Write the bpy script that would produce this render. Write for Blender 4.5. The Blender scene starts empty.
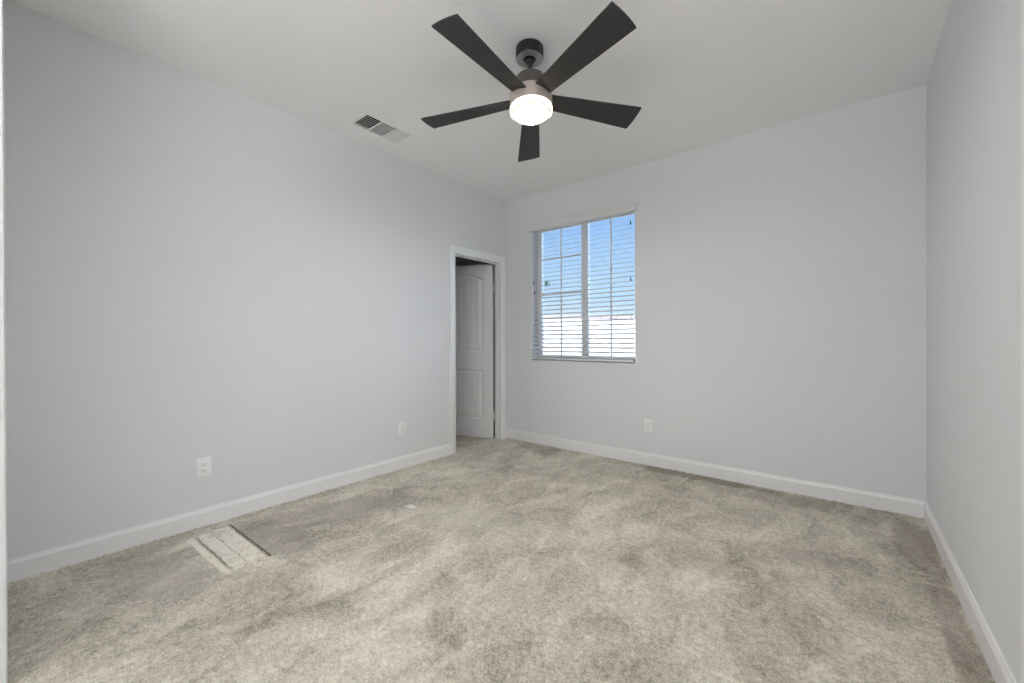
import bpy, bmesh, math, random
import numpy as np
from mathutils import Vector, Matrix, noise

random.seed(7)
S = bpy.context.scene
COL = S.collection

# ------------------------------------------------------------------ camera
F, YAW, PIT, ROLL, EYE = 409.417, 0.684127, -0.0024706, -0.0031401, 1.13252


def cam_dir(x, y, z):
    c, s = math.cos(ROLL), math.sin(ROLL)
    x, y = c * x - s * y, s * x + c * y
    c, s = math.cos(PIT), math.sin(PIT)
    y, z = c * y + s * z, -s * y + c * z
    c, s = math.cos(YAW), math.sin(YAW)
    return Vector((c * x - s * z, s * x + c * z, y))


cam = bpy.data.cameras.new('camera')
cam.sensor_width = 36
cam.lens = F / 1024 * 36
cam.clip_start = 0.03
cam_o = bpy.data.objects.new('camera', cam)
COL.objects.link(cam_o)
m3 = Matrix((cam_dir(1, 0, 0), cam_dir(0, 1, 0), -cam_dir(0, 0, 1))).transposed()
cam_o.matrix_world = Matrix.Translation((0, 0, EYE)) @ m3.to_4x4()
S.camera = cam_o

# ------------------------------------------------------------------ world, sun, added hall fill, exposure
W = bpy.data.worlds.new('sky')
S.world = W
W.use_nodes = True
wn, wl = W.node_tree.nodes, W.node_tree.links
wn.clear()
w_out = wn.new('ShaderNodeOutputWorld')
w_bg = wn.new('ShaderNodeBackground')
w_tc = wn.new('ShaderNodeTexCoord')
w_sep = wn.new('ShaderNodeSeparateXYZ')
w_ramp = wn.new('ShaderNodeValToRGB')
wl.new(w_tc.outputs['Generated'], w_sep.inputs[0])
wl.new(w_sep.outputs['Z'], w_ramp.inputs[0])
wl.new(w_ramp.outputs[0], w_bg.inputs[0])
wl.new(w_bg.outputs[0], w_out.inputs[0])
e = w_ramp.color_ramp.elements
e[0].position, e[0].color = 0.0, (0.86, 0.90, 0.94, 1)
e[1].position, e[1].color = 0.30, (0.27, 0.50, 0.92, 1)
k = w_ramp.color_ramp.elements.new(0.10)
k.color = (0.52, 0.74, 0.98, 1)
w_bg.inputs[1].default_value = 1.0
# sky glow added right of the window, out of its view, to light the reveal
w_nrm = wn.new('ShaderNodeVectorMath')
w_nrm.operation = 'NORMALIZE'
w_dot = wn.new('ShaderNodeVectorMath')
w_dot.operation = 'DOT_PRODUCT'
w_dot.inputs[1].default_value = Vector((0.86, 0.48, 0.14)).normalized()
w_max = wn.new('ShaderNodeMath')
w_max.operation = 'MAXIMUM'
w_max.inputs[1].default_value = 0.0
w_pow = wn.new('ShaderNodeMath')
w_pow.operation = 'POWER'
w_pow.inputs[1].default_value = 7.0
w_mul = wn.new('ShaderNodeMath')
w_mul.operation = 'MULTIPLY_ADD'
w_mul.inputs[1].default_value = 14.0
w_mul.inputs[2].default_value = 1.15
wl.new(w_tc.outputs['Generated'], w_nrm.inputs[0])
wl.new(w_nrm.outputs[0], w_dot.inputs[0])
wl.new(w_dot.outputs['Value'], w_max.inputs[0])
wl.new(w_max.outputs[0], w_pow.inputs[0])
wl.new(w_pow.outputs[0], w_mul.inputs[0])
wl.new(w_mul.outputs[0], w_bg.inputs[1])

sun = bpy.data.lights.new('sun', 'SUN')
sun.energy = 8.0
sun.angle = 0.01
sun.color = (1, 0.97, 0.92)
sun_o = bpy.data.objects.new('sun', sun)
COL.objects.link(sun_o)
sun_o.rotation_euler = Vector((-0.55, 0.62, -0.60)).to_track_quat('-Z', 'Y').to_euler()

hall = bpy.data.lights.new('added_hall_fill', 'AREA')
hall.shape = 'DISK'
hall.size = 1.4
hall.energy = 70
hall.color = (1.0, 0.99, 0.985)
hall_o = bpy.data.objects.new('added_hall_fill', hall)
COL.objects.link(hall_o)
hall_o.location = (-0.2, -1.25, 1.60)
hall_o.rotation_euler = (math.pi, 0, 0)        # added unseen fill, aimed up: the hall ceiling spreads it

FAN_DISC, FAN_BAND = 165.0, 4.0          # strength of the fan's own lamp (used in its builder)

S.view_settings.view_transform = 'Standard'
S.view_settings.look = 'None'
S.view_settings.gamma = 1
S.view_settings.exposure = 0.03
S.view_settings.use_curve_mapping = False
S.cycles.max_bounces = 14
S.cycles.diffuse_bounces = 8
S.cycles.glossy_bounces = 4
S.cycles.transparent_max_bounces = 12
S.cycles.caustics_reflective = False
S.cycles.caustics_refractive = False

# ------------------------------------------------------------------ room numbers (metres; the eye is over the origin)
XL, XR, YB, YF, H = -3.054, 0.3926, 3.646, -0.0128, 2.74
WT = 0.084                                # left wall thickness at the doorway
DY0, DY1, DZ = 2.842, 3.535, 2.012        # doorway in the left wall
WX0, WX1, WZ0, WZ1 = -2.688, -1.507, 0.915, 2.39   # window opening
RY1, RY0 = 1.69, 0.90                     # doorway in the right wall
VC = (-2.724, 1.794)                      # air vent centre


# ------------------------------------------------------------------ materials
def mat(name, color, rough=0.5, metal=0.0, spec=0.5, bump=None, var=None):
    m = bpy.data.materials.new(name)
    m.use_nodes = True
    n, l = m.node_tree.nodes, m.node_tree.links
    b = n['Principled BSDF']
    b.inputs['Base Color'].default_value = (*color, 1)
    b.inputs['Roughness'].default_value = rough
    b.inputs['Metallic'].default_value = metal
    b.inputs['Specular IOR Level'].default_value = spec
    if bump or var:
        tc = n.new('ShaderNodeTexCoord')
    if bump:
        sc, st, dist = bump
        t = n.new('ShaderNodeTexNoise')
        t.inputs['Scale'].default_value = sc
        t.inputs['Detail'].default_value = 3
        l.new(tc.outputs['Object'], t.inputs['Vector'])
        bp = n.new('ShaderNodeBump')
        bp.inputs['Strength'].default_value = st
        bp.inputs['Distance'].default_value = dist
        l.new(t.outputs[0], bp.inputs['Height'])
        l.new(bp.outputs[0], b.inputs['Normal'])
    if var:
        sc, amt = var
        t = n.new('ShaderNodeTexNoise')
        t.inputs['Scale'].default_value = sc
        t.inputs['Detail'].default_value = 4
        l.new(tc.outputs['Object'], t.inputs['Vector'])
        r = n.new('ShaderNodeValToRGB')
        r.color_ramp.elements[0].position = 0.3
        r.color_ramp.elements[1].position = 0.7
        r.color_ramp.elements[0].color = (*[c * (1 - amt) for c in color], 1)
        r.color_ramp.elements[1].color = (*[min(1, c * (1 + amt)) for c in color], 1)
        l.new(t.outputs[0], r.inputs[0])
        l.new(r.outputs[0], b.inputs['Base Color'])
    return m


def emit(name, color, strength):
    m = bpy.data.materials.new(name)
    m.use_nodes = True
    n, l = m.node_tree.nodes, m.node_tree.links
    n.clear()
    o = n.new('ShaderNodeOutputMaterial')
    x = n.new('ShaderNodeEmission')
    x.inputs[0].default_value = (*color, 1)
    x.inputs[1].default_value = strength
    l.new(x.outputs[0], o.inputs[0])
    return m


WALL = (0.765, 0.775, 0.79)
M = {
    'wall': mat('wall_paint', WALL, 0.75, spec=0.25, bump=(90, 0.06, 0.004), var=(0.8, 0.012)),
    'ceiling': mat('ceiling_paint', (0.915, 0.92, 0.925), 0.9, spec=0.15, bump=(70, 0.08, 0.004)),
    'trim': mat('trim_paint', (0.86, 0.865, 0.87), 0.35, spec=0.45),
    'door': mat('door_paint', (0.78, 0.785, 0.79), 0.4, spec=0.4),
    'plate': mat('outlet_plastic', (0.90, 0.905, 0.91), 0.3),
    'slot': mat('outlet_slot', (0.03, 0.03, 0.03), 0.6),
    'steel': mat('screw_metal', (0.6, 0.6, 0.6), 0.35, 1.0),
    'hinge': mat('hinge_paint', (0.80, 0.80, 0.80), 0.4),
    'vinyl': mat('window_vinyl', (0.90, 0.90, 0.89), 0.35),
    'slat': mat('blind_slat', (0.86, 0.865, 0.87), 0.45),
    'valance': mat('blind_valance', (0.75, 0.75, 0.745), 0.5),
    'cord': mat('blind_cord', (0.75, 0.75, 0.73), 0.8),
    'tassel': mat('cord_tassel_plastic', (0.03, 0.035, 0.05), 0.4),
    'black': mat('fan_black', (0.011, 0.011, 0.0115), 0.42, spec=0.5),
    'blade': mat('fan_blade_black', (0.034, 0.0335, 0.0335), 0.55, spec=0.45, bump=(220, 0.05, 0.001)),
    'glow_tint': mat('fan_glow_tint', (0.50, 0.44, 0.395), 0.42, 0.3),  # lamp glow on the dark motor housing, painted into its colour
    'glow_tint_dim': mat('fan_glow_tint_dim', (0.13, 0.112, 0.10), 0.42, 0.4),  # the same glow, weaker, painted into the cap's colour
    'grey_metal': mat('fan_grey_metal', (0.50, 0.50, 0.50), 0.35, 0.7),
    'ring': mat('diffuser_ring', (0.75, 0.66, 0.52), 0.5),
    'vent': mat('vent_enamel', (0.90, 0.90, 0.90), 0.45),
    'duct': mat('duct_dark', (0.02, 0.02, 0.02), 0.8),
    'block': mat('garden_wall_block', (0.86, 0.85, 0.83), 0.9, bump=(30, 0.3, 0.01)),
    'cap': mat('garden_wall_cap', (0.40, 0.35, 0.34), 0.9, bump=(30, 0.3, 0.01)),
    'ground': mat('ground_gravel', (0.30, 0.28, 0.25), 0.9, var=(1.5, 0.06)),
    'mark': mat('teal_mark', (0.25, 0.62, 0.60), 0.5),
    'diff_disc': emit('lamp_disc', (1.0, 0.965, 0.925), FAN_DISC),
    'diff_band': emit('lamp_band', (1.0, 0.86, 0.66), FAN_BAND),
}


def glass_mat():
    m = bpy.data.materials.new('window_glass')
    m.use_nodes = True
    n, l = m.node_tree.nodes, m.node_tree.links
    n.clear()
    o = n.new('ShaderNodeOutputMaterial')
    mx = n.new('ShaderNodeMixShader')
    fr = n.new('ShaderNodeFresnel')
    fr.inputs[0].default_value = 1.45
    t = n.new('ShaderNodeBsdfTransparent')
    t.inputs[0].default_value = (0.95, 0.97, 0.97, 1)
    g = n.new('ShaderNodeBsdfGlossy')
    g.inputs['Roughness'].default_value = 0.02
    l.new(fr.outputs[0], mx.inputs[0])
    l.new(t.outputs[0], mx.inputs[1])
    l.new(g.outputs[0], mx.inputs[2])
    l.new(mx.outputs[0], o.inputs[0])
    return m


M['glass'] = glass_mat()


def carpet_mat(name, light=1.0, spots=()):
    """cut-pile carpet: mottled by the lie of the pile, soiled, with a few bleached spots"""
    m = bpy.data.materials.new(name)
    m.use_nodes = True
    n, l = m.node_tree.nodes, m.node_tree.links
    b = n['Principled BSDF']
    b.inputs['Roughness'].default_value = 1.0
    b.inputs['Specular IOR Level'].default_value = 0.05
    b.inputs['Sheen Weight'].default_value = 0.15
    tc = n.new('ShaderNodeTexCoord')

    def tex(scale, detail, rough, dist=0.0, stretch=(1, 1, 1), rot=0.0):
        mp = n.new('ShaderNodeMapping')
        mp.inputs['Scale'].default_value = stretch
        mp.inputs['Rotation'].default_value = (0, 0, rot)
        l.new(tc.outputs['Object'], mp.inputs[0])
        t = n.new('ShaderNodeTexNoise')
        t.inputs['Scale'].default_value = scale
        t.inputs['Detail'].default_value = detail
        t.inputs['Roughness'].default_value = rough
        t.inputs['Distortion'].default_value = dist
        l.new(mp.outputs[0], t.inputs['Vector'])
        return t.outputs[0]

    def math_(op, a, c, clamp=False):
        x = n.new('ShaderNodeMath')
        x.operation = op
        x.use_clamp = clamp
        for i, v in enumerate((a, c)):
            if isinstance(v, (int, float)):
                x.inputs[i].default_value = v
            else:
                l.new(v, x.inputs[i])
        return x.outputs[0]

    big = tex(1.5, 3, 0.55, 0.6)
    mid = tex(6.0, 5, 0.62, 0.8, (1, 0.55, 1), 0.5)
    fine = tex(38, 4, 0.7, 0.3)
    tuft = tex(150, 2, 0.6)
    v = math_('MULTIPLY', math_('SUBTRACT', big, 0.5), 0.95)
    v = math_('ADD', v, math_('MULTIPLY', math_('SUBTRACT', mid, 0.5), 1.25))
    v = math_('ADD', v, math_('MULTIPLY', math_('SUBTRACT', fine, 0.5), 1.0))
    v = math_('ADD', v, math_('MULTIPLY', math_('SUBTRACT', tuft, 0.5), 1.15))
    v = math_('ADD', v, 0.5, True)
    ramp = n.new('ShaderNodeValToRGB')
    el = ramp.color_ramp.elements
    cols = [(0.08, (0.27, 0.242, 0.195)), (0.40, (0.485, 0.446, 0.376)), (0.60, (0.605, 0.562, 0.480)), (0.92, (0.79, 0.748, 0.650))]
    el[0].position, el[0].color = cols[0][0], (*[c * light for c in cols[0][1]], 1)
    el[1].position, el[1].color = cols[3][0], (*[min(q, c * light) for c, q in zip(cols[3][1], (0.86, 0.82, 0.735))], 1)
    for p_, c_ in cols[1:3]:
        x = el.new(p_)
        x.color = (*[min(q, c * light) for c, q in zip(c_, (0.84, 0.795, 0.71))], 1)
    l.new(v, ramp.inputs[0])
    col = ramp.outputs[0]
    for (sx, sy, rx, ry, rot, tint, amt) in spots:      # stains: soft blobs of their own colour
        mp = n.new('ShaderNodeMapping')
        mp.vector_type = 'TEXTURE'
        mp.inputs['Location'].default_value = (sx, sy, 0)
        mp.inputs['Rotation'].default_value = (0, 0, rot)
        mp.inputs['Scale'].default_value = (rx, ry, 1)
        l.new(tc.outputs['Object'], mp.inputs[0])
        sep = n.new('ShaderNodeSeparateXYZ')
        l.new(mp.outputs[0], sep.inputs[0])
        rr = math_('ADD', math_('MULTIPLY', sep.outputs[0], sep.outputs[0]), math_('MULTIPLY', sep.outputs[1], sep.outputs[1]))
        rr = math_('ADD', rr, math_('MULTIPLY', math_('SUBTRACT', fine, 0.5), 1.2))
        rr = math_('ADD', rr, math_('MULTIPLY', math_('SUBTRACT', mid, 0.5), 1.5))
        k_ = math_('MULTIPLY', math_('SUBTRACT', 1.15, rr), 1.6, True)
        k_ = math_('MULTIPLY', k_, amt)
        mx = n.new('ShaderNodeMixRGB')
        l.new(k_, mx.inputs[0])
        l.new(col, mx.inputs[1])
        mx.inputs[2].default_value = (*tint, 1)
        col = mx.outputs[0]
    l.new(col, b.inputs['Base Color'])
    bp = n.new('ShaderNodeBump')
    bp.inputs['Strength'].default_value = 0.5
    bp.inputs['Distance'].default_value = 0.006
    l.new(tex(170, 3, 0.7), bp.inputs['Height'])
    l.new(bp.outputs[0], b.inputs['Normal'])
    return m


# ------------------------------------------------------------------ mesh helpers
def link(name, bm, m, parent=None, smooth=False, **props):
    me = bpy.data.meshes.new(name)
    bmesh.ops.recalc_face_normals(bm, faces=bm.faces)
    bm.to_mesh(me)
    bm.free()
    if smooth:
        me.shade_smooth()
        if smooth != 'all':
            me.set_sharp_from_angle(angle=math.radians(35))
    for x in (m if isinstance(m, (list, tuple)) else [m]):
        me.materials.append(M[x] if isinstance(x, str) else x)
    o = bpy.data.objects.new(name, me)
    COL.objects.link(o)
    if parent is not None:
        o.parent = parent
    for k_, v_ in props.items():
        o[k_] = v_
    return o


def struct(name, bm, m, smooth=False):
    return link(name, bm, m, None, smooth, kind='structure')


def empty(name, loc=(0, 0, 0), **props):
    o = bpy.data.objects.new(name, None)
    COL.objects.link(o)
    o.location = loc
    o.empty_display_size = 0.1
    for k_, v_ in props.items():
        o[k_] = v_
    return o


def box(bm, lo, hi, bevel=0.0, seg=1, mtx=None, mi=0):
    r = bmesh.ops.create_cube(bm, size=1)
    vs = r['verts']
    lo, hi = Vector(lo), Vector(hi)
    c, s = (lo + hi) / 2, hi - lo
    for v in vs:
        v.co = Vector((v.co.x * s.x, v.co.y * s.y, v.co.z * s.z)) + c
    fs = list({f for v in vs for f in v.link_faces})
    if bevel > 0:
        es = list({e_ for v in vs for e_ in v.link_edges})
        r = bmesh.ops.bevel(bm, geom=es, offset=bevel, segments=seg, affect='EDGES', profile=0.5)
        vs = list({v for f in r['faces'] for v in f.verts} | {v for v in vs if v.is_valid})
        fs = list({f for v in vs for f in v.link_faces})
    for f in fs:
        f.material_index = mi
    if mtx is not None:
        for v in vs:
            v.co = mtx @ v.co
    return vs


def lathe(bm, prof, seg=64, mtx=None, mi=0, close=False):
    """prof: (radius, z) pairs; radius 0 collapses to a pole"""
    rings = []
    for r, z in prof:
        if r <= 1e-6:
            rings.append([bm.verts.new((0, 0, z))])
        else:
            rings.append([bm.verts.new((r * math.cos(2 * math.pi * i / seg), r * math.sin(2 * math.pi * i / seg), z)) for i in range(seg)])
    if close:
        rings.append(rings[0])
    for a, b in zip(rings[:-1], rings[1:]):
        for i in range(seg):
            j = (i + 1) % seg
            q = [a[i % len(a)], a[j % len(a)], b[j % len(b)], b[i % len(b)]]
            u = []
            for x in q:
                if x not in u:
                    u.append(x)
            if len(u) > 2:
                f = bm.faces.new(u)
                f.material_index = mi
    if mtx is not None:
        for v in {v for r in rings for v in r}:
            v.co = mtx @ v.co


def tube(bm, pts, r, seg=8):
    pts = [Vector(p_) for p_ in pts]
    rings = []
    for i, p_ in enumerate(pts):
        d = (pts[min(i + 1, len(pts) - 1)] - pts[max(i - 1, 0)]).normalized()
        a = d.orthogonal().normalized()
        b = d.cross(a)
        rings.append([bm.verts.new(p_ + r * (math.cos(t) * a + math.sin(t) * b)) for t in [2 * math.pi * j / seg for j in range(seg)]])
    for a, b in zip(rings[:-1], rings[1:]):
        for i in range(seg):
            bm.faces.new((a[i], a[(i + 1) % seg], b[(i + 1) % seg], b[i]))
    bm.faces.new(rings[0])
    bm.faces.new(rings[-1])


def plate(bm, us, vs, w0, w1, holes, place):
    """a slab spanning us x vs between w0 and w1 with rectangular holes (u0,u1,v0,v1); place maps (u,v,w) to a point"""
    ug = sorted({us[0], us[1], *[x for h_ in holes for x in h_[:2]]})
    vg = sorted({vs[0], vs[1], *[x for h_ in holes for x in h_[2:]]})
    cache = {}

    def V(i, j, w):
        if (i, j, w) not in cache:
            cache[(i, j, w)] = bm.verts.new(place(ug[i], vg[j], w))
        return cache[(i, j, w)]

    def solid(i, j):
        if not (0 <= i < len(ug) - 1 and 0 <= j < len(vg) - 1):
            return False
        u, v = (ug[i] + ug[i + 1]) / 2, (vg[j] + vg[j + 1]) / 2
        return not any(h_[0] < u < h_[1] and h_[2] < v < h_[3] for h_ in holes)

    for i in range(len(ug) - 1):
        for j in range(len(vg) - 1):
            if not solid(i, j):
                continue
            for w in (w0, w1):
                bm.faces.new((V(i, j, w), V(i + 1, j, w), V(i + 1, j + 1, w), V(i, j + 1, w)))
            for di, dj, a, b in ((-1, 0, (i, j), (i, j + 1)), (1, 0, (i + 1, j), (i + 1, j + 1)), (0, -1, (i, j), (i + 1, j)), (0, 1, (i, j + 1), (i + 1, j + 1))):
                if not solid(i + di, j + dj):
                    bm.faces.new((V(*a, w0), V(*b, w0), V(*b, w1), V(*a, w1)))


def sweep(bm, prof, frames):
    """join copies of a closed 2D profile placed by each frame function; caps the two ends"""
    rings = [[bm.verts.new(fr(a, b)) for a, b in prof] for fr in frames]
    k_ = len(prof)
    for A, B in zip(rings[:-1], rings[1:]):
        for i in range(k_):
            bm.faces.new((A[i], A[(i + 1) % k_], B[(i + 1) % k_], B[i]))
    bm.faces.new(rings[0])
    bm.faces.new(rings[-1])


# ------------------------------------------------------------------ shell
bm = bmesh.new()
plate(bm, (YF - 0.124, YB + 0.13), (-0.02, H), XL - WT, XL, [(DY0, DY1, -0.02, DZ)], lambda u, v, w: (w, u, v))
struct('wall_left', bm, 'wall')
bm = bmesh.new()
plate(bm, (XL - 0.0, XR + 0.115), (-0.02, H), YB, YB + 0.165, [(WX0, WX1, WZ0, WZ1)], lambda u, v, w: (u, w, v))
struct('wall_back', bm, 'wall')
bm = bmesh.new()
plate(bm, (YF - 0.124, YB), (-0.02, H), XR, XR + WT, [(RY0, RY1, -0.02, DZ)], lambda u, v, w: (w, u, v))
struct('wall_right', bm, 'wall')
bm = bmesh.new()
plate(bm, (XL, XR), (-0.02, H), YF - 0.124, YF, [(-2.10, 0.29, -0.02, 2.62)], lambda u, v, w: (u, w, v))  # opening widened to let the added hall light in
struct('wall_front', bm, 'wall')
bm = bmesh.new()
VH = (VC[0] - 0.10, VC[0] + 0.10, VC[1] - 0.196, VC[1] + 0.196)
plate(bm, (-4.9, 1.6), (-2.0, YB + 0.165), H, H + 0.05, [VH], lambda u, v, w: (u, v, w))
struct('ceiling', bm, 'ceiling')
bm = bmesh.new()
box(bm, (-4.25, YB + 0.166, H), (XL - WT + 0.06, 4.40, H + 0.05))
struct('ceiling_closet', bm, 'ceiling')
bm = bmesh.new()
box(bm, (-4.25, YB + 0.17, -0.08), (XL - WT + 0.06, 4.40, -0.012))
struct('floor_closet', bm, 'trim')

# unseen hall added to carry light, and the unlit room behind the left door
bm = bmesh.new()
plate(bm, (-3.4, 1.4), (-0.02, H), -1.95, -1.85, [], lambda u, v, w: (u, w, v))
struct('wall_hall_back', bm, 'wall')
for nm, x in (('wall_hall_left', -3.4), ('wall_hall_right', 1.3)):
    bm = bmesh.new()
    box(bm, (x, -1.86, -0.02), (x + 0.1, YF - 0.124, H))
    struct(nm, bm, 'wall')
bm = bmesh.new()
box(bm, (XR + 0.01, YF - 0.124, -0.02), (1.4, YF - 0.02, H))
box(bm, (-3.4, YF - 0.124, -0.02), (XL - 0.01, YF - 0.02, H))
struct('wall_hall_front', bm, 'wall')
for nm, lo, hi in (('wall_closet_left', (-4.25, 2.0, -0.02), (-4.15, 4.40, H)), ('wall_closet_front', (-4.15, 2.0, -0.02), (XL - WT, 2.1, H)),
                   ('wall_closet_back', (-4.15, 4.30, -0.02), (XL - WT, 4.40, H)),
                   ('wall_closet_right', (XL - WT, YB + 0.13, -0.02), (XL - WT + 0.06, 4.40, H)),                   ('wall_next_left', (XR + 0.9, 0.5, -0.02), (XR + 1.0, 2.2, H))):
    bm = bmesh.new()
    box(bm, lo, hi)
    struct(nm, bm, 'wall')

# ------------------------------------------------------------------ carpet
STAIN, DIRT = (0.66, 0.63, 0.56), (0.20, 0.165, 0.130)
spots = [
    (-2.298, 1.723, 0.05, 0.03, 0.2, (0.80, 0.77, 0.70), 0.95),
    (-2.905, 1.71, 0.06, 0.024, 0.9, STAIN, 0.8),
    (-2.758, 2.288, 0.10, 0.04, 0.4, STAIN, 0.7),
    (-2.603, 2.722, 0.16, 0.07, 0.3, STAIN, 0.5),
    (-1.85, 1.85, 0.42, 0.16, 0.35, STAIN, 0.30),
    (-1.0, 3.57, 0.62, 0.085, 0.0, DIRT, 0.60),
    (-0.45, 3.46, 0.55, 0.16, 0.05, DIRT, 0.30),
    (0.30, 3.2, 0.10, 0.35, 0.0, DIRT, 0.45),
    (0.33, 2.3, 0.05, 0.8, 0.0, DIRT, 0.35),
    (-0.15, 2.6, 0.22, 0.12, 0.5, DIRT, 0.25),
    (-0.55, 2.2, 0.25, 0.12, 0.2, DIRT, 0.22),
    (-2.55, 0.95, 0.45, 0.14, 0.1, (0.30, 0.27, 0.23), 0.5),
    (-2.6, 0.45, 0.40, 0.20, 0.2, (0.30, 0.27, 0.23), 0.4),
    (-2.6, 1.4, 0.5, 0.22, 1.1, (0.29, 0.26, 0.22), 0.45),
]
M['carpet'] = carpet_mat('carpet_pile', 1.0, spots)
X0, X1, Y0, Y1, ST = -4.0, XR + 0.02, -0.05, YB + 0.02, 0.0075
nx, ny = int((X1 - X0) / ST), int((Y1 - Y0) / ST)
rng = np.random.default_rng(3)
gx, gy = np.meshgrid(np.linspace(X0, X1, nx), np.linspace(Y0, Y1, ny), indexing='ij')
a = rng.standard_normal((nx, ny))
b_ = (a + np.roll(a, 1, 0) + np.roll(a, 1, 1) + np.roll(a, (1, 1), (0, 1))) / 4
gz = np.clip(0.0012 * a + 0.0030 * b_, -0.006, 0.006) + 0.003
gx = gx + 0.0022 * rng.standard_normal((nx, ny))
gy = gy + 0.0022 * rng.standard_normal((nx, ny))
co = np.stack([gx, gy, gz], -1).reshape(-1, 3).astype(np.float32)
idx = np.arange(nx * ny).reshape(nx, ny)
qd = np.stack([idx[:-1, :-1], idx[1:, :-1], idx[1:, 1:], idx[:-1, 1:]], -1).reshape(-1, 4).astype(np.int32)
me = bpy.data.meshes.new('floor')
me.vertices.add(len(co))
me.vertices.foreach_set('co', co.ravel())
me.loops.add(qd.size)
me.loops.foreach_set('vertex_index', qd.ravel())
me.polygons.add(len(qd))
me.polygons.foreach_set('loop_start', np.arange(0, qd.size, 4, dtype=np.int32))
me.polygons.foreach_set('loop_total', np.full(len(qd), 4, dtype=np.int32))
me.update(calc_edges=True)
me.validate()
me.shade_smooth()
me.materials.append(M['carpet'])
o = bpy.data.objects.new('floor', me)
COL.objects.link(o)
o['kind'] = 'structure'
bm = bmesh.new()
box(bm, (-4.9, -2.0, -0.08), (1.6, YB + 0.165, -0.012))
struct('floor_slab', bm, 'carpet')

# a rectangle of newer carpet let into the floor by the left wall: three strips with seams between
M['carpet_new'] = carpet_mat('carpet_patch_pile', 1.9)
M['seam'] = mat('carpet_seam', (0.20, 0.18, 0.15), 1.0, spec=0.0)
M['seam_faint'] = mat('carpet_seam_faint', (0.36, 0.33, 0.28), 1.0, spec=0.0)
patch = empty('carpet_patch', (-2.62, 0.745, 0.005), label='rectangular patch of paler carpet set into the floor near the left wall outlet', category='carpet patch')


def strip(name, x0, x1, y0, y1, top, m, skew=0.0):
    b2 = bmesh.new()
    n1, n2 = max(2, int((x1 - x0) / 0.012)), max(2, int((y1 - y0) / 0.012))
    g = {}
    for i in range(n1 + 1):
        for j in range(n2 + 1):
            x, y = x0 + (x1 - x0) * i / n1, y0 + (y1 - y0) * j / n2
            edge = i in (0, n1) or j in (0, n2)
            z = -0.006 if edge else top + random.uniform(-0.0015, 0.0015)
            g[i, j] = b2.verts.new((x + random.uniform(-.003, .003) + 2.62, y + skew * (x + 2.62) + random.uniform(-.002, .002) - 0.745, z))
    for i in range(n1):
        for j in range(n2):
            b2.faces.new((g[i, j], g[i + 1, j], g[i + 1, j + 1], g[i, j + 1]))
    return link(name, b2, m, patch, True)


strip('carpet_strip', -2.90, -2.33, 0.633, 0.676, 0.0045, 'carpet_new', 0.04)
strip('carpet_strip', -2.91, -2.34, 0.684, 0.757, 0.0050, 'carpet_new', 0.03)
strip('carpet_strip', -2.92, -2.33, 0.754, 0.850, 0.0045, 'carpet_new', 0.02)
for y, x0, x1, w, sk in ((0.857, -2.92, -2.345, 0.008, 0.02), (0.680, -2.88, -2.42, 0.0035, 0.035)):
    b2 = bmesh.new()
    for i in range(24):
        xa, xb = x0 + (x1 - x0) * i / 24, x0 + (x1 - x0) * (i + 1) / 24
        yy = y + sk * ((xa + xb) / 2 + 2.62) + random.uniform(-.0012, .0012)
        box(b2, (xa + 2.62, yy - w / 2 - 0.745, -0.006), (xb + 2.62, yy + w / 2 - 0.745, 0.0025))
    link('seam', b2, 'seam' if y > 0.8 else 'seam_faint', patch, label='dark cut seam along the patch' if y > 0.8 else 'faint seam between the strips')

# ------------------------------------------------------------------ baseboards, casings, doors
BBP = [(0, 0), (0.013, 0), (0.013, 0.092), (0.0105, 0.098), (0.0065, 0.107), (0.006, 0.115), (0, 0.115)]


def baseboard(name, a_, b2_, nrm):
    """straight run from a to b on a wall whose room side is nrm"""
    bm_ = bmesh.new()
    A, B, N = Vector((*a_, -0.008)), Vector((*b2_, -0.008)), Vector((*nrm, 0))
    sweep(bm_, BBP, [lambda d, z, P=A: P + N * d + Vector((0, 0, z + 0.004)), lambda d, z, P=B: P + N * d + Vector((0, 0, z + 0.004))])
    return struct(name, bm_, 'trim')


baseboard('baseboard_left', (XL, YF), (XL, 2.771), (1, 0))
baseboard('baseboard_left', (XL, 3.606), (XL, YB), (1, 0))
baseboard('baseboard_back', (XL + 0.013, YB), (XR - 0.013, YB), (0, -1))
baseboard('baseboard_right', (XR, YB), (XR, RY1 + 0.071), (-1, 0))
baseboard('baseboard_right', (XR, RY0 - 0.071), (XR, YF), (-1, 0))

CSP = [(0, 0), (0.007, 0), (0.010, 0.004), (0.011, 0.016), (0.013, 0.022), (0.017, 0.045), (0.019, 0.062), (0.018, 0.070), (0, 0.070)]   # (out of the wall, away from the opening)


def casing(bm_, P0, U, N, w, h_, prof=CSP, r=0.005):
    """mitred casing round an opening that starts at P0, runs w along U and h up, on a wall facing N"""
    Z = Vector((0, 0, 1))
    P0, U, N = Vector(P0), Vector(U), Vector(N)
    sweep(bm_, prof, [
        lambda d, s: P0 + N * d - U * (s + r),
        lambda d, s: P0 + N * d - U * (s + r) + Z * (h_ + r + s),
        lambda d, s: P0 + N * d + U * (w + s + r) + Z * (h_ + r + s),
        lambda d, s: P0 + N * d + U * (w + s + r)])


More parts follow.
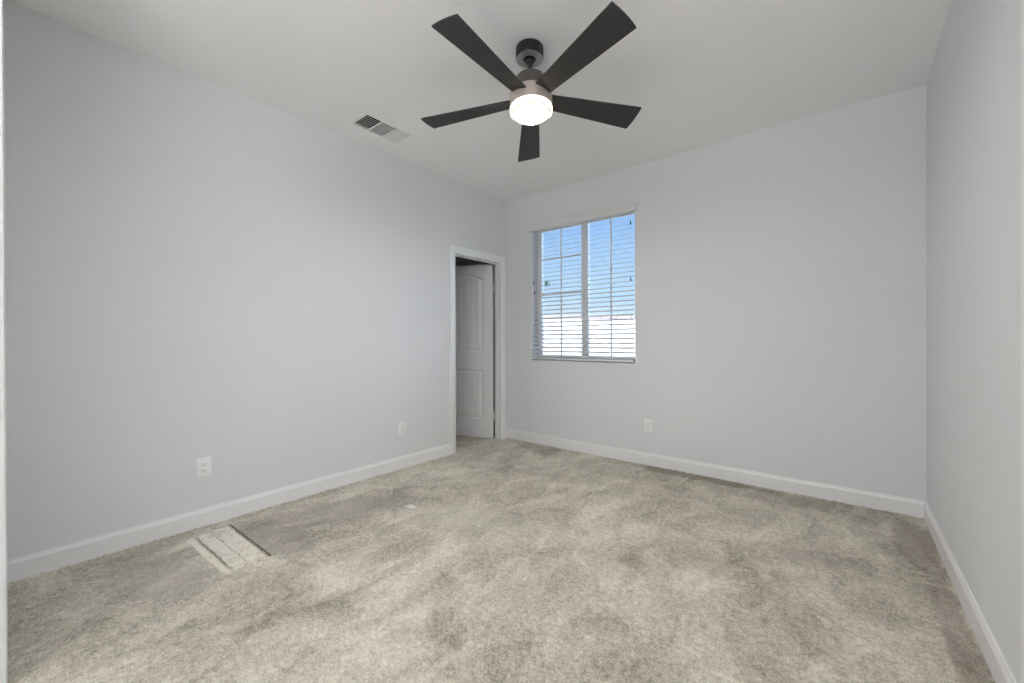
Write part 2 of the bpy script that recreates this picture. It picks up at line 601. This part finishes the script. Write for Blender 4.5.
bm = bmesh.new()
casing(bm, (XL, DY0, -0.004), (0, 1, 0), (1, 0, 0), DY1 - DY0, DZ + 0.004)
box(bm, (XL - WT + 0.001, DY0 - 0.001, -0.004), (XL + 0.0005, DY0 + 0.0005, DZ))
for lo, hi in (((XL - 0.062, DY0, -0.004), (XL - 0.030, DY0 + 0.010, DZ)), ((XL - 0.062, DY1 - 0.010, -0.004), (XL - 0.030, DY1, DZ)),
               ((XL - 0.062, DY0 + 0.010, DZ - 0.010), (XL - 0.030, DY1 - 0.010, DZ))):
    box(bm, lo, hi, 0.002)
struct('trim_1', bm, 'trim', True)
bm = bmesh.new()
casing(bm, (XR, RY0, -0.004), (0, 1, 0), (-1, 0, 0), RY1 - RY0, DZ + 0.004)
struct('trim_2', bm, 'trim', True)
bm = bmesh.new()
casing(bm, (-2.10, YF, -0.004), (1, 0, 0), (0, 1, 0), 2.39, 2.624, [(d * 0.22, q) for d, q in CSP])
struct('trim_3', bm, 'trim', True)


# panel door leaf: x runs from the hinge edge to the free edge, y = 0 is the visible face (facing -y), z up
def door_leaf(bm_, w, h_, t=0.035):
    NX, NZ = 150, 260
    groove_w = 0.0080

    def arch(x, x0, x1, z_end, rise):
        c, hw = (x0 + x1) / 2, (x1 - x0) / 2
        u = max(-1, min(1, (x - c) / hw))
        return z_end + rise * (1 - u * u)

    def relief(x, z):
        """depth below the face at (x, z): moulded sunken panels with plank grooves"""
        x0, x1 = 0.115, w - 0.115
        best = 0.0
        for z0, z1, rise in ((0.215, 0.785, 0.0), (0.995, 1.835, 0.062)):
            top = arch(x, x0, x1, z1, rise)
            d = min(x - x0, x1 - x, z - z0, top - z)
            if d <= 0:
                continue
            # profile inward: cove down, flat, small raised bead, then the planked field
            if d < 0.010:
                r_ = 0.012 * d / 0.010
            elif d < 0.024:
                r_ = 0.012
            elif d < 0.042:
                r_ = 0.012 - 0.009 * (d - 0.024) / 0.018
            else:
                r_ = 0.003
                g = (x - x0 - 0.042) % ((x1 - x0 - 0.084) / 5)
                gg = min(g, (x1 - x0 - 0.084) / 5 - g)
                if gg < groove_w:
                    r_ += 0.0075 * (1 - gg / groove_w)
            best = r_
        return best

    xs = sorted({round(w * i / NX, 5) for i in range(NX + 1)} | {0.115, 0.125, 0.139, 0.157, w - 0.115, w - 0.125, w - 0.139, w - 0.157})
    zs = sorted({round(h_ * i / NZ, 5) for i in range(NZ + 1)} | {0.215, 0.225, 0.239, 0.257, 0.785, 0.775, 0.761, 0.743, 0.995, 1.005, 1.019, 1.037})
    g = [[bm_.verts.new((x, relief(x, z), z)) for z in zs] for x in xs]
    for i in range(len(xs) - 1):
        for j in range(len(zs) - 1):
            bm_.faces.new((g[i][j], g[i + 1][j], g[i + 1][j + 1], g[i][j + 1]))
    bk = {c_: bm_.verts.new((c_[0], t, c_[1])) for c_ in ((0, 0), (w, 0), (w, h_), (0, h_))}
    bm_.faces.new((bk[0, 0], bk[0, h_], bk[w, h_], bk[w, 0]))
    bm_.faces.new([r[0] for r in g] + [bk[w, 0], bk[0, 0]])
    bm_.faces.new([r[-1] for r in reversed(g)] + [bk[0, h_], bk[w, h_]])
    bm_.faces.new(list(reversed(g[0])) + [bk[0, 0], bk[0, h_]])
    bm_.faces.new(list(g[-1]) + [bk[w, h_], bk[w, 0]])


def lever(parent, x, z, sgn):
    b2 = bmesh.new()
    mt = Matrix.Translation((x, 0, z)) @ Matrix.Rotation(math.pi / 2, 4, 'X')
    lathe(b2, [(0, 0), (0.030, 0), (0.030, 0.006), (0.026, 0.010), (0.011, 0.012), (0.011, 0.030), (0.022, 0.036), (0.027, 0.048), (0.022, 0.060), (0, 0.063)], 24, mt)
    return link('door_knob', b2, 'steel', parent, True)


# door_1: leaf hinged at the right jamb, swung into the unlit room
PIN = Vector((-3.157, 3.536))
TH = math.radians(-157.5)
bm = bmesh.new()
door_leaf(bm, 0.683, 1.998)
d1 = struct('door_1', bm, 'door', True)
ca = math.radians(-67.5)
cx_, cy_ = PIN.x + 0.035 * math.cos(ca), PIN.y + 0.035 * math.sin(ca)
# local x -> direction TH; the face (local -y) must look at the room
ux = Vector((math.cos(TH), math.sin(TH), 0))
fy = Vector((-ux.y, ux.x, 0))
if fy.y < 0:
    fy = -fy
mt = Matrix((ux, fy, (0, 0, 1))).transposed()
if mt.determinant() < 0:                      # mirrored leaf: bake it into the mesh
    for v in d1.data.vertices:
        v.co = mt @ v.co
    d1.data.flip_normals()
    d1.location = (cx_, cy_, 0.010)
    BAKE = True
else:
    d1.matrix_world = Matrix.Translation((cx_, cy_, 0.010)) @ mt.to_4x4()
    BAKE = False
for z in (0.27, 1.75):
    b2 = bmesh.new()
    lathe(b2, [(0, -0.054), (0.006, -0.054), (0.0095, -0.050), (0.0095, 0.050), (0.006, 0.054), (0, 0.054)], 16)
    box(b2, (-0.002, -0.008, -0.05), (0.018, -0.0062, 0.05))
    box(b2, (0.012, -0.033, -0.05), (0.0145, 0.0, 0.05), mtx=Matrix.Rotation(math.radians(-5), 4, 'Z'))
    hg = link('hinge', b2, 'hinge', d1, True, label='painted butt hinge')
    if BAKE:
        hg.location = (PIN.x - cx_, PIN.y - cy_, z - 0.010)
    else:
        hg.matrix_parent_inverse = d1.matrix_world.inverted()
        hg.location = (PIN.x, PIN.y, z)
kn = lever(d1, 0, 0, 1)
for v in kn.data.vertices:
    q = v.co + Vector((0.683 - 0.06, 0, 0.92))
    v.co = mt @ q if BAKE else q

# door_2: closed leaf in the right wall
bm = bmesh.new()
door_leaf(bm, RY1 - RY0 - 0.006, 2.0)
d2 = struct('door_2', bm, 'door', True)
d2.matrix_world = Matrix.Translation((XR + 0.03, RY1 - 0.003, 0.008)) @ Matrix(((0, 1, 0), (-1, 0, 0), (0, 0, 1))).to_4x4()
lever(d2, RY1 - RY0 - 0.07, 0.92, 1)

# ------------------------------------------------------------------ window
YG = YB + 0.134
bm = bmesh.new()
plate(bm, (WX0, WX1), (WZ0, WZ1), YB + 0.118, YB + 0.163, [(WX0 + 0.042, (WX0 + WX1) / 2 - 0.034, WZ0 + 0.045, WZ1 - 0.045),
      ((WX0 + WX1) / 2 + 0.034, WX1 - 0.042, WZ0 + 0.045, WZ1 - 0.045)], lambda u, v, w: (u, w, v))
win = struct('window_1', bm, 'vinyl')
XM = (WX0 + WX1) / 2
for x0, x1, bars in ((WX0 + 0.042, XM - 0.034, (1.64, 2.03)), (XM + 0.034, WX1 - 0.042, ())):
    bm = bmesh.new()
    box(bm, (x0, YG + 0.006, WZ0 + 0.045), (x1, YG + 0.010, WZ1 - 0.045))
    link('pane', bm, 'glass', win)
    bm = bmesh.new()
    xc = (x0 + x1) / 2
    box(bm, (xc - 0.007, YG - 0.008, WZ0 + 0.045), (xc + 0.007, YG + 0.004, WZ1 - 0.045), 0.002)
    for z in bars:
        box(bm, (x0, YG - 0.006, z - 0.009), (x1, YG + 0.004, z + 0.009), 0.002)
    link('muntin_grid', bm, 'vinyl', win)
bm = bmesh.new()
box(bm, (XM - 0.012, YB + 0.109, 1.55), (XM + 0.012, YB + 0.119, 1.63), 0.003)
link('window_latch', bm, 'vinyl', win)

# small teal mark on the left pane
bm = bmesh.new()
plate(bm, (-2.652 + 0.040, -2.652 + 0.105), (1.735, 1.80), YG + 0.0045, YG + 0.0055, [(-2.652 + 0.085, -2.652 + 0.098, 1.755, 1.80)], lambda u, v, w: (u, w, v))
link('window_mark', bm, 'mark', None, label='small teal mark on the left window pane behind the blind', category='mark')

# ------------------------------------------------------------------ venetian blind
blind = empty('window_blind', ((WX0 + WX1) / 2, YB, WZ0), label='white horizontal slat blind with a valance over the window', category='blind')
BO = Vector(((WX0 + WX1) / 2, YB, WZ0))
B0, B1 = WX0 + 0.007, WX1 - 0.018


def bl(name, b2, m, parent=blind, smooth=False, **kw):
    bmesh.ops.translate(b2, verts=b2.verts, vec=-BO)
    return link(name, b2, m, parent, smooth, **kw)


bm = bmesh.new()
v0, v1, vz0, vz1 = WX0 - 0.012, WX1 + 0.020, 2.325, 2.392
box(bm, (v0, YB - 0.030, vz0), (v1, YB - 0.018, vz1), 0.003, 2)
box(bm, (v0, YB - 0.019, vz0 + 0.001), (v0 + 0.010, YB, vz1 - 0.001), 0.001)
box(bm, (v1 - 0.010, YB - 0.019, vz0 + 0.001), (v1, YB, vz1 - 0.001), 0.001)
bl('valance', bm, 'valance', smooth=True)
bm = bmesh.new()
box(bm, (B0, YB + 0.004, 2.335), (B1, YB + 0.052, 2.385), 0.003)
bl('head_rail', bm, 'slat')
TILT = math.radians(16)
bm = bmesh.new()
NS = 31
zs_, ze_ = 0.968, 2.312
YS = YB + 0.030
for i in range(NS):
    z = zs_ + (ze_ - zs_) * i / (NS - 1)
    prof = []
    for j in range(9):
        u = -1 + 2 * j / 8
        prof.append((0.025 * u, 0.0014 + 0.0012 * (1 - u * u)))
    prof += [(a_, b2_ - 0.0028) for a_, b2_ in reversed(prof)]
    tl = TILT + math.radians(random.uniform(-1.2, 1.2))
    c, s = math.cos(tl), math.sin(tl)
    sweep(bm, [(a_ * c - b2_ * s, a_ * s + b2_ * c) for a_, b2_ in prof], [lambda a_, b2_, z=z: Vector((B0, YS + a_, z + b2_)), lambda a_, b2_, z=z: Vector((B1, YS + a_, z + b2_))])
bl('slats', bm, 'slat')
bm = bmesh.new()
box(bm, (B0, YS - 0.025, 0.928), (B1, YS + 0.025, 0.944), 0.004, 2)
bl('bottom_rail', bm, 'slat', smooth=True)
for x in (B0 + 0.10, (B0 + B1) / 2, B1 - 0.10):
    bm = bmesh.new()
    for y in (YS - 0.0265, YS + 0.0265):
        tube(bm, [(x, y, 0.935), (x, y, 2.34)], 0.0007, 6)
    bl('ladder_cord', bm, 'cord')
for x, zt, zb in ((-2.662, 2.34, 1.765), (-2.650, 2.34, 1.655), (-1.548, 2.34, 2.225), (-1.546, 2.34, 1.700)):
    bm = bmesh.new()
    tube(bm, [(x, YB - 0.003, zt), (x, YB - 0.003, zb)], 0.0007, 6)
    cd = bl('lift_cord', bm, 'cord')
    bm = bmesh.new()
    lathe(bm, [(0, 0.020), (0.003, 0.020), (0.0045, 0.008), (0.0065, -0.016), (0.005, -0.020), (0, -0.020)], 16, Matrix.Translation((x, YB - 0.003, zb)))
    bl('cord_tassel', bm, 'tassel', cd, True, label='dark cord tassel')

# ------------------------------------------------------------------ outlets
def outlet(loc, rz, label):
    r = empty('wall_outlet', loc, label=label, category='outlet', group='duplex outlets low on the walls')
    r.rotation_euler = (0, 0, rz)
    return r


def build_outlet(r):
    b2 = bmesh.new()        # local: plate in x/z, sticking out to -y
    box(b2, (-0.0375, -0.0065, -0.0585), (0.0375, 0, 0.0585), 0.003, 2)
    link('cover_plate', b2, 'plate', r, True)
    for z in (0.0195, -0.0195):
        b2 = bmesh.new()
        box(b2, (-0.017, -0.0085, z - 0.0145), (0.017, -0.004, z + 0.0145), 0.004, 2)
        rc = link('receptacle', b2, 'plate', r, True)
        b2 = bmesh.new()
        box(b2, (-0.0078, -0.0088, z - 0.003), (-0.0056, -0.0080, z + 0.0075))
        box(b2, (0.0056, -0.0088, z - 0.002), (0.0078, -0.0080, z + 0.0065))
        lathe(b2, [(0, 0), (0.0026, 0), (0.0026, 0.0008), (0, 0.0008)], 12, Matrix.Translation((0, -0.0080, z - 0.008)) @ Matrix.Rotation(math.pi / 2, 4, 'X'))
        link('slot', b2, 'slot', rc, label='dark contact slots')
    b2 = bmesh.new()
    lathe(b2, [(0, 0), (0.0032, 0), (0.0026, 0.0012), (0, 0.0014)], 14, Matrix.Translation((0, -0.0065, 0)) @ Matrix.Rotation(math.pi / 2, 4, 'X'))
    link('screw', b2, 'plate', r, True)


src = outlet((XL, 0.748, 0.362), math.pi / 2, 'white duplex outlet on the left wall above the pale carpet patch')
build_outlet(src)
for loc, rz, lb in (((XL, 2.195, 0.360), math.pi / 2, 'white duplex outlet on the left wall near the doorway'),
                    ((-1.382, YB, 0.358), 0.0, 'white duplex outlet on the back wall below the window')):
    r = outlet(loc, rz, lb)
    for ch in src.children:
        c = ch.copy()
        COL.objects.link(c)
        c.parent = r
        for g in ch.children:
            d = g.copy()
            COL.objects.link(d)
            d.parent = c

# ------------------------------------------------------------------ ceiling vent
vent = empty('air_vent', (VC[0], VC[1], H), label='white three-section air register in the ceiling near the left wall', category='vent')


def vt(name, b2, m, smooth=False, **kw):
    return link(name, b2, m, vent, smooth, **kw)


CW, CL, BAR = 0.096, 0.188, 0.010        # half width, half length of the grille field
bm = bmesh.new()
cells = []
cl = (2 * CL - 2 * BAR) / 3
for k_ in range(3):
    y0 = -CL + k_ * (cl + BAR)
    cells.append((y0, y0 + cl))
plate(bm, (-0.114, 0.114), (-0.212, 0.212), -0.006, 0.0, [(-CW, CW, a_, b2_) for a_, b2_ in cells], lambda u, v, w: (u, v, w))
vt('vent_frame', bm, 'vent')
for (y0, y1), ang, nb in zip(cells, (46, 66, 122), (7, 8, 9)):
    bm = bmesh.new()
    for j in range(nb):
        x = -CW + (j + 0.5) * 2 * CW / nb
        mt2 = Matrix.Translation((x, 0, 0.006)) @ Matrix.Rotation(math.radians(ang), 4, 'Y')
        box(bm, (-0.010, y0 + 0.0005, -0.0007), (0.010, y1 - 0.0005, 0.0007), mtx=mt2)
    vt('louver_bank', bm, 'vent')
bm = bmesh.new()
plate(bm, (-0.099, 0.099), (-0.195, 0.195), 0.02, 0.16, [(-0.0975, 0.0975, -0.1935, 0.1935)], lambda u, v, w: (u, v, w))
box(bm, (-0.099, -0.195, 0.16), (0.099, 0.195, 0.165))
vt('duct', bm, 'duct', label='dark duct behind the louvres')

# ------------------------------------------------------------------ ceiling fan
CEN = Vector((-1.3484, 1.8257, 2.4653))
NRM = Vector((-0.0501, 0.0472, 1)).normalized()
TILTM = Vector((0, 0, 1)).rotation_difference(NRM).to_matrix().to_4x4()
FM = Matrix.Translation(CEN) @ TILTM
BALL = FM @ Vector((0, 0, 0.205))
CAN = (-1.346, 1.811)
fan = empty('ceiling_fan', (BALL.x, BALL.y, H), label='black five-blade ceiling fan with a lit round lamp, hanging from the ceiling', category='ceiling fan')
FO = Matrix.Translation(-Vector((BALL.x, BALL.y, H)))


def fp(name, b2, m, parent=fan, smooth=True, tilt=True, **kw):
    bmesh.ops.transform(b2, matrix=(FO @ FM) if tilt else FO @ Matrix.Translation((CAN[0], CAN[1], 0)), verts=b2.verts)
    return link(name, b2, m, parent, smooth, **kw)


bm = bmesh.new()
lathe(bm, [(0, H), (0.073, H), (0.0755, H - 0.004), (0.0755, H - 0.060), (0.0740, H - 0.0625), (0, H - 0.0625)], 64)
fp('canopy', bm, 'black', tilt=False)
bm = bmesh.new()
lathe(bm, [(0.034, H - 0.0610), (0.0730, H - 0.0610), (0.0730, H - 0.0645), (0.036, H - 0.0665), (0.034, H - 0.0650)], 64, close=True)
fp('canopy_plate', bm, 'grey_metal', tilt=False, label='grey metal plate under the canopy')
ROD_TOP, ROD_END = Vector((CAN[0] - 0.004, CAN[1] + 0.006, 2.676)), FM @ Vector((0, 0, 0.128))
rod_len = (ROD_TOP - ROD_END).length
rod_m = FM.inverted() @ Matrix.Translation(ROD_END) @ Vector((0, 0, 1)).rotation_difference(ROD_TOP - ROD_END).to_matrix().to_4x4()
bm = bmesh.new()
lathe(bm, [(0, rod_len + 0.020), (0.012, rod_len + 0.018), (0.022, rod_len + 0.011), (0.0265, rod_len), (0.024, rod_len - 0.011), (0.016, rod_len - 0.020), (0.0135, rod_len - 0.026), (0.0135, 0.016), (0.022, 0.012), (0.022, -0.004), (0, -0.004)], 40, rod_m)
fp('down_rod', bm, 'black')
bm = bmesh.new()
lathe(bm, [(0, 0.131), (0.030, 0.131), (0.060, 0.1285), (0.078, 0.121), (0.0855, 0.110), (0.0865, 0.030), (0, 0.030)], 72)
fp('motor_cap', bm, 'glow_tint_dim')
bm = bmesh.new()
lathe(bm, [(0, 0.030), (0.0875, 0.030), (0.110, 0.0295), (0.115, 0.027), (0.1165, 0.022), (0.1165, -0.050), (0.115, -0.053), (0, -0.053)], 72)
fp('motor_housing', bm, 'glow_tint')
bm = bmesh.new()
lathe(bm, [(0.100, -0.0535), (0.1150, -0.0535), (0.1165, -0.056), (0.1165, -0.071), (0.1155, -0.077), (0.110, -0.0805), (0.1025, -0.0815)], 72)
lamp = fp('lamp_shade', bm, 'diff_band', label='lit frosted glass drum')
bm = bmesh.new()
lathe(bm, [(0.1070, -0.0795), (0.1070, -0.0860), (0.0990, -0.0865), (0.0960, -0.0845), (0.0960, -0.0795)], 72, close=True)
fp('ring', bm, 'ring', lamp, label='thin tan ring')
bm = bmesh.new()
lathe(bm, [(0.0958, -0.0795), (0.0958, -0.0815), (0.080, -0.0830), (0.040, -0.0840), (0, -0.0842)], 72)
fp('lamp_lens', bm, 'diff_disc', lamp, label='glowing round lens')

GRADE = -0.2100


def blade(bm_):
    """root to tip along +x; thickness follows the pitch; wide square-cut tip"""
    xs = [0.098, 0.13, 0.2, 0.3, 0.4, 0.5, 0.6, 0.640, 0.6505]
    th = 0.0038
    rows = []
    for i, x in enumerate(xs):
        f = (x - 0.10) / 0.55
        lo = -(0.0505 + (0.0877 - 0.0505) * f)
        hi = 0.0405 + (0.0689 - 0.0405) * f
        top, bot = [], []
        for j in range(9):
            t = lo + (hi - lo) * j / 8
            bow = 0.006 * (1 - ((j - 4) / 4) ** 2) * (1 if x > 0.6 else 0) if i == len(xs) - 1 else 0
            z = GRADE * t
            top.append(bm_.verts.new((x + bow, t, z + th)))
            bot.append(bm_.verts.new((x + bow, t, z - th)))
        rows.append(top + list(reversed(bot)))
    k2 = len(rows[0])
    for A, B in zip(rows[:-1], rows[1:]):
        for i in range(k2):
            bm_.faces.new((A[i], A[(i + 1) % k2], B[(i + 1) % k2], B[i]))
    bm_.faces.new(rows[0])
    bm_.faces.new(rows[-1])


for k_ in range(5):
    bm = bmesh.new()
    blade(bm)
    bmesh.ops.rotate(bm, verts=bm.verts, cent=(0, 0, 0), matrix=Matrix.Rotation(math.radians(-160 + 72 * k_ + 0.76), 3, 'Z'))
    fp('blade', bm, 'blade')

# ------------------------------------------------------------------ outside
AX = Vector((-math.sin(YAW), math.cos(YAW), 0))
RT = Vector((math.cos(YAW), math.sin(YAW), 0))
gw = empty('garden_wall', AX * 11 + Vector((0, 0, -0.3)), label='sunlit white block garden wall seen through the blind', category='garden wall')
gw.rotation_euler = (0, 0, YAW)
bm = bmesh.new()
for r_ in range(10):                       # courses of blocks with shallow joints
    off = 0.2 if r_ % 2 else 0.0
    x = -5.0 - off
    while x < 7.0:
        box(bm, (x + 0.004, 0, r_ * 0.2 + 0.003), (x + 0.396, 0.15, r_ * 0.2 + 0.197), 0.004)
        x += 0.4
box(bm, (-5.2, 0.006, 0), (7.0, 0.144, 1.995))
link('wall_blocks', bm, 'block', gw)
bm = bmesh.new()
for i in range(31):
    x = -5.2 + i * 0.4
    box(bm, (x + 0.003, -0.02, 2.0), (x + 0.397, 0.17, 2.11), 0.01, 2)
link('wall_cap', bm, 'cap', gw)
bm = bmesh.new()
box(bm, (-30, -20, -0.5), (30, 40, -0.3))
struct('ground', bm, 'ground')
